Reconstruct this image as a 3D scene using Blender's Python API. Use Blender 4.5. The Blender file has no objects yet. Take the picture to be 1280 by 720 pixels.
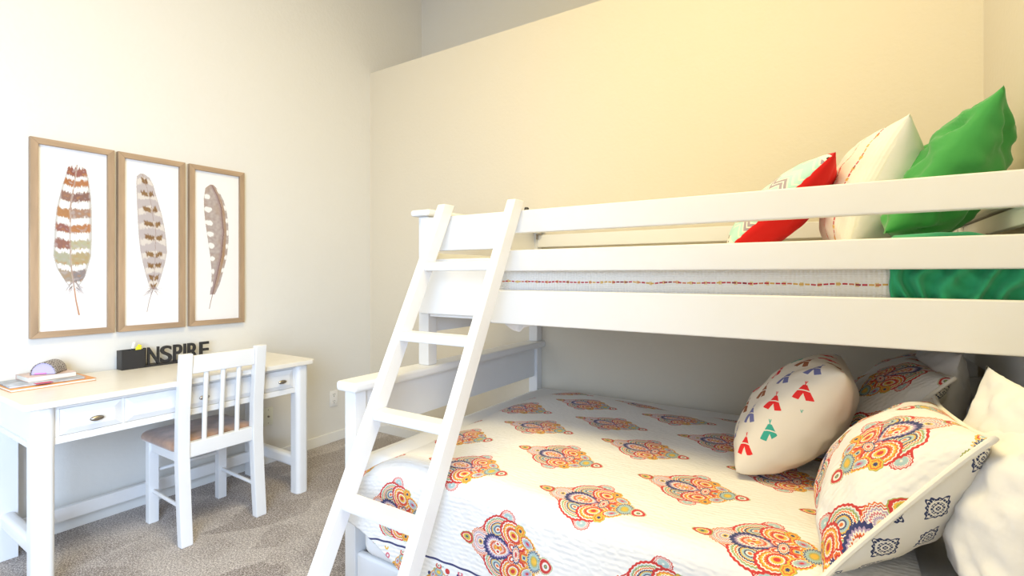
import bpy, bmesh, math, random
import numpy as np
from mathutils import Vector, noise

random.seed(7)
scene = bpy.context.scene
COL = scene.collection
V = Vector
PI = math.pi

# ------------------------------------------------------------------ camera, light, exposure
YAW = math.radians(32.86)
cam_d = bpy.data.cameras.new('camera')
cam_d.sensor_width = 36.0
cam_d.lens = 36.0 * 627.0 / 1280.0
cam_d.shift_y = -16.5 / 1280.0
cam_d.clip_start = 0.05
cam = bpy.data.objects.new('camera', cam_d)
cam.location = (0, 0, 1.28)
cam.rotation_euler = (math.radians(90), 0, YAW)
COL.objects.link(cam)
scene.camera = cam

world = bpy.data.worlds.new('world')
scene.world = world
world.use_nodes = True
world.node_tree.nodes['Background'].inputs[0].default_value = (0.86, 0.92, 1.0, 1)
world.node_tree.nodes['Background'].inputs[1].default_value = 0.6

def area_light(name, loc, target, sx, sy, power, color):
    d = bpy.data.lights.new(name, 'AREA')
    d.shape = 'RECTANGLE'
    d.size, d.size_y = sx, sy
    d.energy = power
    d.color = color
    o = bpy.data.objects.new(name, d)
    o.location = loc
    o.rotation_euler = (V(target) - V(loc)).to_track_quat('-Z', 'Y').to_euler()
    COL.objects.link(o)
    return o

area_light('window_daylight', (0.46, -1.55, 1.5), (-2.6, -0.9, 0.4), 2.0, 1.8, 116, (0.53, 0.71, 1.0)).data.spread = math.radians(135)
area_light('ceiling_light', (-0.62, 0.75, 3.85), (-0.62, 0.9, 0.0), 1.2, 1.2, 67, (1.0, 0.82, 0.43))

scene.view_settings.view_transform = 'Standard'
scene.view_settings.look = 'None'
scene.view_settings.exposure = 0.40
scene.view_settings.gamma = 1.0
scene.view_settings.use_curve_mapping = False

# ------------------------------------------------------------------ node helpers
class S:
    """a socket with arithmetic"""
    def __init__(s, nt, sock): s.nt, s.k = nt, sock
    def m(s, op, *a):
        n = s.nt.nodes.new('ShaderNodeMath'); n.operation = op
        for i, x in enumerate((s,) + a):
            if isinstance(x, S): s.nt.links.new(x.k, n.inputs[i])
            else: n.inputs[i].default_value = x
        return S(s.nt, n.outputs[0])
    def __add__(s, o): return s.m('ADD', o)
    def __radd__(s, o): return s.m('ADD', o)
    def __sub__(s, o): return s.m('SUBTRACT', o)
    def __rsub__(s, o): return (s * -1.0) + o
    def __mul__(s, o): return s.m('MULTIPLY', o)
    def __rmul__(s, o): return s.m('MULTIPLY', o)
    def __truediv__(s, o): return s.m('DIVIDE', o)
    def abs(s): return s.m('ABSOLUTE')
    def lt(s, o): return s.m('LESS_THAN', o)
    def gt(s, o): return s.m('GREATER_THAN', o)
    def wrap(s, period): return s.m('WRAP', period / 2, -period / 2)
    def sin(s): return s.m('SINE')
    def sqrt(s): return s.m('SQRT')
    def floor(s): return s.m('FLOOR')
    def min(s, o): return s.m('MINIMUM', o)
    def max(s, o): return s.m('MAXIMUM', o)

def hyp(x, y): return (x * x + y * y).sqrt()
def atan2(y, x): return y.m('ARCTAN2', x)

def ramp(nt, fac, stops, interp='CONSTANT'):
    n = nt.nodes.new('ShaderNodeValToRGB'); cr = n.color_ramp; cr.interpolation = interp
    while len(cr.elements) < len(stops): cr.elements.new(1.0)
    for e, (p, c) in zip(cr.elements, stops):
        e.position = p; e.color = tuple(c) + (1,) if len(c) == 3 else c
    nt.links.new(fac.k, n.inputs[0])
    return S(nt, n.outputs[0])

def mixc(nt, fac, a, b):
    n = nt.nodes.new('ShaderNodeMix'); n.data_type = 'RGBA'
    for idx, x in ((0, fac), (6, a), (7, b)):
        if isinstance(x, S): nt.links.new(x.k, n.inputs[idx])
        elif idx == 0: n.inputs[0].default_value = x
        else: n.inputs[idx].default_value = tuple(x) + (1,)
    return S(nt, n.outputs[2])

def combine(nt, x, y, z=0.0):
    n = nt.nodes.new('ShaderNodeCombineXYZ')
    for i, q in enumerate((x, y, z)):
        if isinstance(q, S): nt.links.new(q.k, n.inputs[i])
        else: n.inputs[i].default_value = q
    return S(nt, n.outputs[0])

def uvxy(nt):
    t = nt.nodes.new('ShaderNodeTexCoord'); s = nt.nodes.new('ShaderNodeSeparateXYZ')
    nt.links.new(t.outputs['UV'], s.inputs[0])
    return S(nt, s.outputs[0]), S(nt, s.outputs[1])

def tex_noise(nt, vec, scale, detail=3, rough=.5):
    n = nt.nodes.new('ShaderNodeTexNoise')
    n.inputs['Scale'].default_value = scale; n.inputs['Detail'].default_value = detail
    n.inputs['Roughness'].default_value = rough
    if vec is not None: nt.links.new(vec.k, n.inputs['Vector'])
    return S(nt, n.outputs['Fac'])

def objvec(nt, sc=(1, 1, 1)):
    t = nt.nodes.new('ShaderNodeTexCoord'); m = nt.nodes.new('ShaderNodeMapping')
    nt.links.new(t.outputs['Object'], m.inputs[0]); m.inputs['Scale'].default_value = sc
    return S(nt, m.outputs[0])

def base_mat(name, color=(.8, .8, .8), rough=.5, metal=0.0, sheen=0.0):
    m = bpy.data.materials.new(name); m.use_nodes = True
    b = m.node_tree.nodes['Principled BSDF']
    b.inputs['Base Color'].default_value = tuple(color) + (1,)
    b.inputs['Roughness'].default_value = rough
    b.inputs['Metallic'].default_value = metal
    b.inputs['Sheen Weight'].default_value = sheen
    return m, m.node_tree, b

def add_bump(nt, b, h, strength=.2, dist=.002):
    n = nt.nodes.new('ShaderNodeBump'); n.inputs['Strength'].default_value = strength
    n.inputs['Distance'].default_value = dist
    nt.links.new(h.k, n.inputs['Height']); nt.links.new(n.outputs[0], b.inputs['Normal'])

def plain(name, color, rough=.5, metal=0.0, nscale=0, nstr=.1, ndist=.001, var=.0, sc=(1, 1, 1), sheen=0.0):
    m, nt, b = base_mat(name, color, rough, metal, sheen)
    if nscale:
        f = tex_noise(nt, objvec(nt, sc), nscale, 4)
        add_bump(nt, b, f, nstr, ndist)
        if var:
            c = ramp(nt, f, [(.25, [x * (1 - var) for x in color]), (.75, [min(1, x * (1 + var)) for x in color])], 'LINEAR')
            nt.links.new(c.k, b.inputs['Base Color'])
    return m

# ------------------------------------------------------------------ the paisley medallion node group
RED, ORANGE, YEL = (.58, .04, .035), (.72, .17, .035), (.78, .47, .06)
TEAL, NAVY, OLIVE = (.38, .52, .52), (.04, .045, .15), (.34, .38, .09)
PINK, CREAM, LILAC = (.66, .16, .20), (.84, .78, .68), (.42, .30, .46)

def medallion_group():
    nt = bpy.data.node_groups.new('paisley_medallion', 'ShaderNodeTree')
    nt.interface.new_socket('X', in_out='INPUT', socket_type='NodeSocketFloat')
    nt.interface.new_socket('Y', in_out='INPUT', socket_type='NodeSocketFloat')
    nt.interface.new_socket('Color', in_out='OUTPUT', socket_type='NodeSocketColor')
    nt.interface.new_socket('Mask', in_out='OUTPUT', socket_type='NodeSocketFloat')
    gi = nt.nodes.new('NodeGroupInput'); go = nt.nodes.new('NodeGroupOutput')
    a = S(nt, gi.outputs[0]); bb = S(nt, gi.outputs[1])
    q = bb.abs()
    # body: busy pattern of small cells inside a scalloped kite
    vor = nt.nodes.new('ShaderNodeTexVoronoi'); vor.inputs['Scale'].default_value = 30
    nt.links.new(combine(nt, a, q).k, vor.inputs['Vector'])
    sep = nt.nodes.new('ShaderNodeSeparateColor'); nt.links.new(vor.outputs['Color'], sep.inputs[0])
    cell = ramp(nt, S(nt, sep.outputs[0]), [(0, RED), (.14, CREAM), (.3, ORANGE), (.45, YEL), (.56, CREAM), (.7, RED), (.8, TEAL), (.88, OLIVE), (.94, CREAM)])
    dist = S(nt, vor.outputs['Distance'])
    cellc = ramp(nt, dist, [(0, CREAM), (.16, ORANGE), (.3, CREAM), (.42, CREAM), (.6, RED)])
    body = mixc(nt, S(nt, sep.outputs[1]).gt(.55), cell, cellc)
    body = mixc(nt, dist.gt(.62), body, RED)
    x0 = (a + .03)
    kite = x0.abs() / .40 + q / .36
    scal = (a * 70.0).sin() * .025
    kv = kite + scal
    mask = kv.lt(.93)
    col = mixc(nt, kv.gt(.86), body, RED)
    state = [col, mask]
    def element(cx, cy, rx, ry, stops, petals=0, amp=.0, taper=0.0, rot=0.0):
        dx, dy = a - cx, q - cy
        if rot:
            c_, s_ = math.cos(math.radians(rot)), math.sin(math.radians(rot))
            dx, dy = dx * c_ + dy * s_, dy * c_ - dx * s_
        dx, dy = dx / rx, dy / ry
        if taper: dy = dy / (dx * taper + 1.0)
        d = hyp(dx, dy)
        if petals:
            d = d + (atan2(dy, dx) * float(petals)).sin() * amp
        c = ramp(nt, d * .8, [(p * .8, k) for p, k in stops])
        inside = d.lt(1.0)
        state[0] = mixc(nt, inside, state[0], c)
        state[1] = state[1].max(inside)
    element(.035, .305, .075, .055, [(0, CREAM), (.12, TEAL), (.6, CREAM), (.68, PINK), (.78, CREAM), (.86, RED)], 15, .05, 0, -12)
    element(-.22, .10, .11, .06, [(0, NAVY), (.2, YEL), (.4, CREAM), (.5, ORANGE), (.68, CREAM), (.82, RED)], 15, .03, 0, 28)
    element(-.075, .165, .175, .125, [(0, ORANGE), (.10, CREAM), (.18, NAVY), (.25, TEAL), (.36, YEL), (.42, NAVY), (.50, CREAM), (.56, ORANGE), (.63, CREAM), (.68, OLIVE), (.75, TEAL), (.80, CREAM), (.86, RED)], 26, .022, 0, 24)
    element(.095, .155, .155, .115, [(0, RED), (.16, YEL), (.28, CREAM), (.36, RED), (.46, ORANGE), (.56, CREAM), (.62, YEL), (.70, ORANGE), (.78, CREAM), (.85, RED)], 20, .025, 0, -28)
    element(.165, .215, .055, .048, [(0, NAVY), (.28, YEL), (.52, ORANGE), (.72, YEL), (.88, OLIVE)], 7, .06, 0, -30)
    element(.245, .125, .095, .055, [(0, RED), (.18, LILAC), (.35, TEAL), (.58, CREAM), (.68, RED), (.82, YEL)], 15, .05, 0, -32)
    element(-.27, .0, .12, .125, [(0, NAVY), (.1, YEL), (.2, CREAM), (.28, LILAC), (.38, CREAM), (.46, PINK), (.54, CREAM), (.64, LILAC), (.72, CREAM), (.80, RED), (.86, CREAM), (.92, ORANGE)], 22, .04)
    element(-.07, .0, .165, .105, [(0, RED), (.10, YEL), (.22, ORANGE), (.32, CREAM), (.40, RED), (.48, ORANGE), (.56, CREAM), (.66, LILAC), (.78, NAVY)], 26, .05, -.4)
    element(-.075, .035, .03, .02, [(0, RED), (.5, CREAM)])
    element(.085, .05, .06, .042, [(0, CREAM), (.3, RED), (.5, ORANGE), (.7, CREAM), (.82, RED)], 9, .05, 0, -30)
    element(.125, .0, .042, .085, [(0, RED), (.3, CREAM), (.5, ORANGE), (.66, CREAM), (.8, NAVY)], 15, .08)
    element(.21, .0, .055, .045, [(0, NAVY), (.22, TEAL), (.42, YEL), (.62, RED), (.82, ORANGE)], 5, .06)
    element(.315, .0, .08, .105, [(0, YEL), (.35, OLIVE), (.45, TEAL), (.74, NAVY), (.86, CREAM), (.9, YEL)], 21, .08)
    element(.435, .0, .068, .068, [(0, OLIVE), (.16, NAVY), (.24, CREAM), (.50, RED), (.86, CREAM), (.92, OLIVE)], 20, .03, -.35)
    element(-.435, .0, .08, .055, [(0, NAVY), (.16, OLIVE), (.36, YEL), (.55, CREAM), (.62, RED), (.9, OLIVE)], 14, .03, .4)
    nt.links.new(state[0].k, go.inputs[0]); nt.links.new(state[1].k, go.inputs[1])
    return nt
MEDAL = medallion_group()

def medallion(nt, a, b):
    g = nt.nodes.new('ShaderNodeGroup'); g.node_tree = MEDAL
    nt.links.new(a.k, g.inputs[0]); nt.links.new(b.k, g.inputs[1])
    return S(nt, g.outputs[0]), S(nt, g.outputs[1])

def lattice(nt, x, y, px, py):
    """nearest centre of a staggered lattice with horizontal period px, vertical period py"""
    x1, y1 = x.wrap(px), y.wrap(py)
    x2, y2 = (x - px / 2).wrap(px), (y - py / 2).wrap(py)
    first = (x1.abs() / (px / 2) + y1.abs() / (py / 2)).lt(1.0)
    fx = x1 * first + x2 * (1.0 - first)
    fy = y1 * first + y2 * (1.0 - first)
    return fx, fy

QX0, QY0, QPX, QPY, ML = -.62, 1.394, .47, .50, .34

def quilt_material(name, x0, y0, flip=1.0, border=None, swap=False, px=.47, py=.50):
    m, nt, b = base_mat(name, (.83, .81, .775), .85, 0, .1)
    u, v = uvxy(nt)
    if swap: u, v = v, u
    fx, fy = lattice(nt, (u - x0) * flip, v - y0, px, py)
    wob = (tex_noise(nt, combine(nt, u, v), 38.0, 1) - .5)
    wob2 = (tex_noise(nt, combine(nt, v, u), 33.0, 1) - .5)
    c, k = medallion(nt, fx / ML + wob * .015, fy / ML + wob2 * .015)
    basec = (.83, .81, .775)
    if border is not None:
        vl = border
        k = k * v.gt(vl + .02)
        col = mixc(nt, k, basec, c)
        # border strip: small repeated motifs under a navy line
        bx = u.wrap(.16); by = v - (vl - .10)
        c2, k2 = medallion(nt, by / .19, bx / .19)
        k2 = k2 * v.lt(vl - .012)
        col = mixc(nt, k2, col, c2)
        v3 = nt.nodes.new('ShaderNodeTexVoronoi'); v3.inputs['Scale'].default_value = 34
        nt.links.new(combine(nt, u, v).k, v3.inputs['Vector'])
        s3 = nt.nodes.new('ShaderNodeSeparateColor'); nt.links.new(v3.outputs['Color'], s3.inputs[0])
        dots = ramp(nt, S(nt, s3.outputs[0]), [(0, RED), (.25, OLIVE), (.45, TEAL), (.6, NAVY), (.75, YEL), (.9, PINK)])
        ring = S(nt, v3.outputs['Distance'])
        kd = ring.lt(.36) * ring.gt(.14) * v.lt(vl - .015) * (1.0 - k2)
        col = mixc(nt, kd, col, dots)
        line = (v - vl + (u * 90.0).sin() * .0012).abs().lt(.0035)
        col = mixc(nt, line, col, NAVY)
    else:
        col = mixc(nt, k, basec, c)
    nt.links.new(col.k, b.inputs['Base Color'])
    # quilting: fine puckered rows of stitching
    vo = nt.nodes.new('ShaderNodeTexVoronoi'); vo.inputs['Scale'].default_value = 62
    vo.feature = 'SMOOTH_F1'
    nt.links.new(combine(nt, u + wob * .02, v * 1.6).k, vo.inputs['Vector'])
    rows = ((v + (u * 21.0).sin() * .004) * 420.0).sin() * .35
    h = S(nt, vo.outputs['Distance']) * -1.0 + rows * .35 + tex_noise(nt, combine(nt, u, v), 20, 2) * 1.3
    add_bump(nt, b, h, .38, .006)
    return m

# ------------------------------------------------------------------ other materials
def wall_mat(name, color):
    m, nt, b = base_mat(name, color, .8)
    f = tex_noise(nt, objvec(nt), 45, 3)
    add_bump(nt, b, f, .28, .005)
    return m
M = {}
M['wall'] = wall_mat('cream_paint', (.76, .74, .69))
M['wall_back'] = wall_mat('cream_paint_lamp_tint', (.765, .70, .575))  # the room's wall paint with warm lamp light put into the colour
M['ceiling'] = wall_mat('ceiling_paint', (.85, .82, .76))
M['white'] = plain('white_wood_paint', (.83, .83, .825), .38, 0, 6, .05, .002, .015, (1, 1, 1))
M['desktop'] = plain('desk_top_paint', (.84, .80, .72), .3, 0, 5, .05, .002, .03, (8, 1, 8))
M['trim'] = plain('trim_paint', (.84, .83, .79), .4, 0, 8, .03)
M['nickel'] = plain('brushed_nickel', (.38, .34, .29), .32, 1.0, 30, .05)
M['black_metal'] = plain('black_metal', (.015, .015, .016), .45, 0, 60, .1)
M['black_wood'] = plain('black_stained_wood', (.022, .021, .022), .5, 0, 25, .15, .001)
M['oak'] = plain('weathered_oak', (.40, .275, .17), .6, 0, 22, .3, .002, .28, (1, 1, .12))
M['oak_h'] = plain('weathered_oak_across', (.40, .275, .17), .6, 0, 22, .3, .002, .28, (1, .12, 1))
M['paper'] = plain('print_paper', (.86, .85, .85), .35, 0, 90, .03)
M['suede'] = plain('tan_suede', (.37, .225, .155), .95, 0, 13, .35, .004, .40, sheen=.5)
M['plate'] = plain('white_plastic', (.86, .85, .83), .35, 0, 40, .02)
M['plate_cream'] = plain('cream_plastic', (.80, .80, .68), .4, 0, 40, .02)
M['slot'] = plain('dark_slot', (.05, .045, .04), .6, 0, 40, .02)
M['linen'] = plain('white_pillowcase', (.84, .82, .80), .85, 0, 7, .45, .02, .0)
M['mattress'] = plain('mattress_ticking', (.85, .84, .82), .85, 0, 40, .2, .003)
M['green'] = plain('green_cotton', (.045, .335, .065), .75, 0, 6, .4, .015, .0, sheen=.3)
M['green_b'] = plain('emerald_cotton', (.016, .37, .165), .75, 0, 8, .35, .01, .0, sheen=.3)
M['red'] = plain('red_cotton', (.80, .006, .006), .8, 0, 12, .1, .004)
M['page'] = plain('book_pages', (.84, .80, .70), .8, 0, 200, .2, .001, .06, (.05, .05, 1))
M['orange_book'] = plain('orange_cover', (.74, .30, .05), .4, 0, 9, .02, .001, .25)
M['grey_book'] = plain('grey_magazine_cover', (.38, .41, .46), .3, 0, 22, .02, .001, .6)
M['pale_book'] = plain('pale_paperback_cover', (.60, .43, .36), .35, 0, 12, .02, .001, .3)
M['crimson'] = plain('crimson_paper', (.62, .03, .10), .5, 0, 30, .02)
M['lavender'] = plain('lavender_lining', (.50, .46, .74), .6, 0, 30, .05)
M['magenta'] = plain('magenta_lining', (.75, .25, .65), .6, 0, 30, .05)
M['yellow'] = plain('yellow_plastic', (.90, .82, .03), .4, 0, 30, .02)
M['piping'] = plain('cream_piping', (.87, .83, .74), .85, 0, 60, .2, .002)

def carpet_mat():
    m, nt, b = base_mat('beige_carpet', (.4, .3, .23), 1.0, 0, .2)
    t = objvec(nt)
    f1 = tex_noise(nt, t, 210, 2, .75)
    f2 = tex_noise(nt, t, 105, 3, .7)
    f3 = tex_noise(nt, objvec(nt, (1.0, .55, 1)), 2.6, 3)
    f4 = tex_noise(nt, t, 14, 3)
    f = f1 * .48 + f2 * .52
    c = ramp(nt, f, [(.41, (.08, .06, .055)), (.47, (.28, .235, .215)), (.53, (.48, .415, .38)), (.59, (.92, .86, .82))], 'LINEAR')
    # vacuum strokes: wedges and patches where the pile leans the other way
    sx = nt.nodes.new('ShaderNodeSeparateXYZ'); nt.links.new(t.k, sx.inputs[0])
    X, Y = S(nt, sx.outputs[0]), S(nt, sx.outputs[1])
    vo = nt.nodes.new('ShaderNodeTexVoronoi'); vo.inputs['Scale'].default_value = 3.1
    nt.links.new(combine(nt, X * .55 + Y * .75 + f4 * .10, X * 1.15 - Y * .6 + f3 * .25).k, vo.inputs['Vector'])
    sv = nt.nodes.new('ShaderNodeSeparateColor'); nt.links.new(vo.outputs['Color'], sv.inputs[0])
    st = S(nt, sv.outputs[0]) * .55 + S(nt, vo.outputs['Distance']) * .55 + (f4 - .5) * .5
    st2 = ramp(nt, st, [(.40, (0, 0, 0)), (.80, (1, 1, 1))], 'LINEAR')
    lo = mixc(nt, .30, c, (.22, .165, .13))
    hi = mixc(nt, .30, c, (.80, .73, .68))
    sep = nt.nodes.new('ShaderNodeSeparateColor'); nt.links.new(st2.k, sep.inputs[0])
    nt.links.new(mixc(nt, S(nt, sep.outputs[0]), lo, hi).k, b.inputs['Base Color'])
    add_bump(nt, b, f, .9, .012)
    return m
M['carpet'] = carpet_mat()

def stitch_color(nt, along):
    """red and mustard running stitch, broken into dashes"""
    w = nt.nodes.new('ShaderNodeTexWhiteNoise'); w.noise_dimensions = '1D'
    nt.links.new((along / .016).floor().k, w.inputs['W'])
    return ramp(nt, S(nt, w.outputs['Value']), [(0, (.52, .04, .06)), (.5, (.70, .42, .10)), (.68, (.30, .03, .05)), (.85, (.62, .20, .10))])

def coverlet_mat():
    m, nt, b = base_mat('white_quilted_coverlet', (.86, .85, .83), .85, 0, .1)
    u, v = uvxy(nt)
    n = tex_noise(nt, combine(nt, u, v), 14, 2)
    on = (v - (n - .5) * .012 - 1.252).abs().lt(.0026) * (u / .016).m('FRACT').lt(.8)
    on2 = (v - (n - .5) * .012 - 1.252).abs().lt(.006) * ((u / .047).m('FRACT')).lt(.22)
    col = mixc(nt, on2, (.86, .85, .83), (.78, .62, .34))
    col = mixc(nt, on, col, stitch_color(nt, u))
    nt.links.new(col.k, b.inputs['Base Color'])
    h = ((u + n * .01) * 520.0).sin() * .5 + (v * 900.0).sin() * .3 + n
    add_bump(nt, b, h, .5, .004)
    return m
M['coverlet'] = coverlet_mat()

def stitched_pillow_mat():
    m, nt, b = base_mat('white_stitched_cotton', (.86, .84, .78), .85, 0, .1)
    u, v = uvxy(nt)
    n = tex_noise(nt, combine(nt, u, v), 26, 2)
    col = None
    src = (.86, .84, .78)
    for i, off in enumerate((-.175, -.085)):
        dv = (v - off - (n - .5) * .012)
        on = dv.abs().lt(.0035) * (u / .016).m('FRACT').lt(.82)
        on2 = dv.abs().lt(.008) * (u / .043).m('FRACT').lt(.25)
        src = mixc(nt, on2, src, (.80, .58, .22) if i == 0 else (.80, .30, .28))
        src = mixc(nt, on, src, stitch_color(nt, u))
    nt.links.new(src.k, b.inputs['Base Color'])
    add_bump(nt, b, n * 1.0 + (v * 500.0).sin() * .15, .3, .006)
    return m
M['stitched'] = stitched_pillow_mat()

def chevron_mat():
    m, nt, b = base_mat('chevron_print', (.6, .8, .75), .8)
    u, v = uvxy(nt)
    tri = ((v / .075).m('FRACT') - .5).abs() * .07
    band = (u + tri)
    f = (band / .17).m('FRACT')
    c = ramp(nt, f, [(0, (.50, .80, .71)), (.14, (.86, .86, .74)), (.18, (.50, .80, .71)), (.28, (.86, .86, .74)), (.32, (.40, .34, .40)), (.40, (.86, .84, .78)), (.44, (.40, .34, .40)), (.52, (.86, .86, .74)),
                     (.56, (.50, .80, .71)), (.66, (.84, .86, .76)), (.70, (.55, .82, .74)), (.82, (.86, .86, .74)), (.86, (.50, .80, .71))])
    # red, black and white patterned ends
    e = u.abs()
    vo = nt.nodes.new('ShaderNodeTexVoronoi'); vo.inputs['Scale'].default_value = 48
    nt.links.new(combine(nt, u, v).k, vo.inputs['Vector'])
    dots = ramp(nt, S(nt, vo.outputs['Distance']), [(0, (.03, .03, .03)), (.28, (.86, .82, .76))])
    c = mixc(nt, e.gt(.205), c, dots)
    c = mixc(nt, e.gt(.232), c, (.60, .03, .04))
    nt.links.new(c.k, b.inputs['Base Color'])
    return m
M['chevron'] = chevron_mat()

def damask_mat():
    m, nt, b = base_mat('navy_damask_print', (.86, .82, .72), .85)
    u, v = uvxy(nt)
    fx, fy = lattice(nt, u + .02, v + .02, .135, .112)
    d = fx.abs() / .036 + fy.abs() / .031
    edge = d + (atan2(fy, fx) * 12.0).sin() * .07
    r = hyp(fx, fy)
    fil = ((fx.abs() * 520.0).sin() * (fy.abs() * 520.0).sin()).abs().gt(.22)
    ring = (r * 650.0).sin().gt(-.35)
    on = edge.lt(1.0) * (fil * ring).max(edge.gt(.86))
    col = mixc(nt, on, (.86, .82, .72), (.035, .05, .12))
    nt.links.new(col.k, b.inputs['Base Color'])
    add_bump(nt, b, tex_noise(nt, combine(nt, u, v), 9, 2), .4, .02)
    return m
M['damask'] = damask_mat()

def teepee_mat():
    m, nt, b = base_mat('teepee_print', (.80, .735, .63), .85)
    u, v = uvxy(nt)                                    # u runs up the cushion, v across
    ca, sa = math.cos(math.radians(38)), math.sin(math.radians(38))
    X, Y = u * sa - v * ca + .052, u * ca + v * sa + .02
    PX, PY = .086, .098
    colf = (X / PX)
    cx = colf.floor()
    odd = (cx * .5).m('FRACT').gt(.25)
    yy = Y + odd * (PY / 2) + .03
    cy = (yy / PY).floor()
    lx = (colf.m('FRACT') - .5) * PX
    ly = (yy / PY).m('FRACT') * PY - PY / 2
    lx, h = lx / .86, (ly + .034) / .86                  # height above the tent's foot
    half = .038 - h * .50
    body = lx.abs().lt(half) * h.gt(0.0) * h.lt(.062)
    foot = h.gt(lx * lx * 5.0)
    door = lx.abs().lt((.028 - h) * .42) * h.lt(.028)
    band = (h - .040 + lx * lx * 7.0).abs().lt(.0022)
    poles = ((lx - (h - .066) * .35).abs().lt(.0013)).max((lx + (h - .066) * .35).abs().lt(.0013)).max(lx.abs().lt(.001)) * h.gt(.060) * h.lt(.080)
    on = (body * foot * (1.0 - door) * (1.0 - band)).max(poles)
    tint = ramp(nt, ((cx * 2.0 + cy * 3.0 + 19.5) / 5.0).m('FRACT'), [(0, (.74, .02, .02)), (.2, (.30, .10, .04)), (.4, (.04, .38, .29)), (.6, (.15, .16, .36)), (.8, (.66, .02, .03))])
    col = mixc(nt, on, (.80, .735, .63), tint)
    nt.links.new(col.k, b.inputs['Base Color'])
    add_bump(nt, b, tex_noise(nt, combine(nt, u, v), 12, 3), .3, .012)
    return m
M['teepee'] = teepee_mat()
M['teepee_back'] = plain('natural_canvas', (.80, .735, .63), .85, 0, 9, .3, .012)

def vcol_mat(name, rough=.5):
    m, nt, b = base_mat(name, (1, 1, 1), rough)
    a = nt.nodes.new('ShaderNodeAttribute'); a.attribute_name = 'Col'
    nt.links.new(a.outputs['Color'], b.inputs['Base Color'])
    return m
M['feather'] = vcol_mat('feather_watercolour', .5)

def case_mat():
    m, nt, b = base_mat('grey_scribbled_case', (.36, .33, .32), .6)
    u, v = uvxy(nt)
    n = tex_noise(nt, combine(nt, u, v), 60, 2)
    row = (v * 95.0 + (u * 260.0 + n * 9.0).sin() * .35).m('FRACT')
    on = row.lt(.42) * ((u * 300.0 + n * 12.0).sin()).gt(-.5) * u.gt(.018) * u.lt(.135)
    nt.links.new(mixc(nt, on, (.40, .37, .36), (.07, .06, .065)).k, b.inputs['Base Color'])
    return m
M['case'] = case_mat()

# ------------------------------------------------------------------ mesh helpers
ORG = {}
def _finish(me, angle=40):
    for p in me.polygons: p.use_smooth = True
    me.set_sharp_from_angle(angle=math.radians(angle))

def obj(name, bm, mats, parent=None, origin=None, angle=40):
    me = bpy.data.meshes.new(name)
    bm.normal_update()
    if parent is not None: off = ORG[parent.name]
    elif origin is not None: off = V(origin)
    else:
        xs = [v.co for v in bm.verts]
        off = V(((min(c.x for c in xs) + max(c.x for c in xs)) / 2, (min(c.y for c in xs) + max(c.y for c in xs)) / 2, min(c.z for c in xs)))
    bmesh.ops.translate(bm, verts=bm.verts, vec=-off)
    bm.to_mesh(me); bm.free()
    _finish(me, angle)
    for mt in (mats if isinstance(mats, (list, tuple)) else [mats]): me.materials.append(M[mt] if isinstance(mt, str) else mt)
    o = bpy.data.objects.new(name, me)
    COL.objects.link(o)
    if parent is not None: o.parent = parent
    else: o.location = off
    if mats in ('white', 'trim', 'desktop', 'oak', 'oak_h', 'black_wood'):
        wn = o.modifiers.new('even_shading', 'WEIGHTED_NORMAL'); wn.keep_sharp = True
    ORG[o.name] = off
    return o

def thing(name, label, cat, loc, group=None):
    o = bpy.data.objects.new(name, None); COL.objects.link(o)
    o.empty_display_size = .05
    o.location = loc; ORG[o.name] = V(loc)
    return tag(o, label, cat, group)
def tag(o, label, cat, group=None):
    o['label'] = label; o['category'] = cat
    if group: o['group'] = group
    return o
def struct(o):
    o['kind'] = 'structure'; return o
def lab(o, label):
    o['label'] = label; return o

def nb(): return bmesh.new()
HEX = [(0, 3, 2, 1), (4, 5, 6, 7), (0, 1, 5, 4), (1, 2, 6, 5), (2, 3, 7, 6), (3, 0, 4, 7)]
def hexa(bm, pts, bev=.004, seg=2, mat=0):
    """pts: four bottom corners counter-clockwise, then the four above them"""
    vs = [bm.verts.new(p) for p in pts]
    fs = [bm.faces.new([vs[i] for i in f]) for f in HEX]
    for f in fs: f.material_index = mat
    bmesh.ops.recalc_face_normals(bm, faces=fs)
    if bev:
        es = list({e for f in fs for e in f.edges})
        r = bmesh.ops.bevel(bm, geom=es, offset=bev, segments=seg, profile=.5, affect='EDGES', clamp_overlap=True)
        for f in r['faces']: f.material_index = mat
    return bm
def box(bm, x0, x1, y0, y1, z0, z1, bev=.004, seg=2, mat=0):
    return hexa(bm, [(x0, y0, z0), (x1, y0, z0), (x1, y1, z0), (x0, y1, z0), (x0, y0, z1), (x1, y0, z1), (x1, y1, z1), (x0, y1, z1)], bev, seg, mat)
def tube(bm, pts, rad, n=12, mat=0, caps=True):
    pts = [V(p) for p in pts]
    rads = rad if isinstance(rad, (list, tuple)) else [rad] * len(pts)
    rings = []
    up0 = None
    for i, p in enumerate(pts):
        t = (pts[min(i + 1, len(pts) - 1)] - pts[max(i - 1, 0)]).normalized()
        if up0 is None: up0 = V((0, 0, 1)) if abs(t.z) < .9 else V((1, 0, 0))
        a = t.cross(up0).normalized(); b = a.cross(t).normalized(); up0 = b
        rings.append([bm.verts.new(p + (a * math.cos(2 * PI * k / n) + b * math.sin(2 * PI * k / n)) * rads[i]) for k in range(n)])
    fs = []
    for r0, r1 in zip(rings, rings[1:]):
        for k in range(n):
            fs.append(bm.faces.new((r0[k], r0[(k + 1) % n], r1[(k + 1) % n], r1[k])))
    if caps:
        fs.append(bm.faces.new(rings[0][::-1])); fs.append(bm.faces.new(rings[-1]))
    for f in fs: f.material_index = mat
    bmesh.ops.recalc_face_normals(bm, faces=fs)
    return bm
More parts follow.
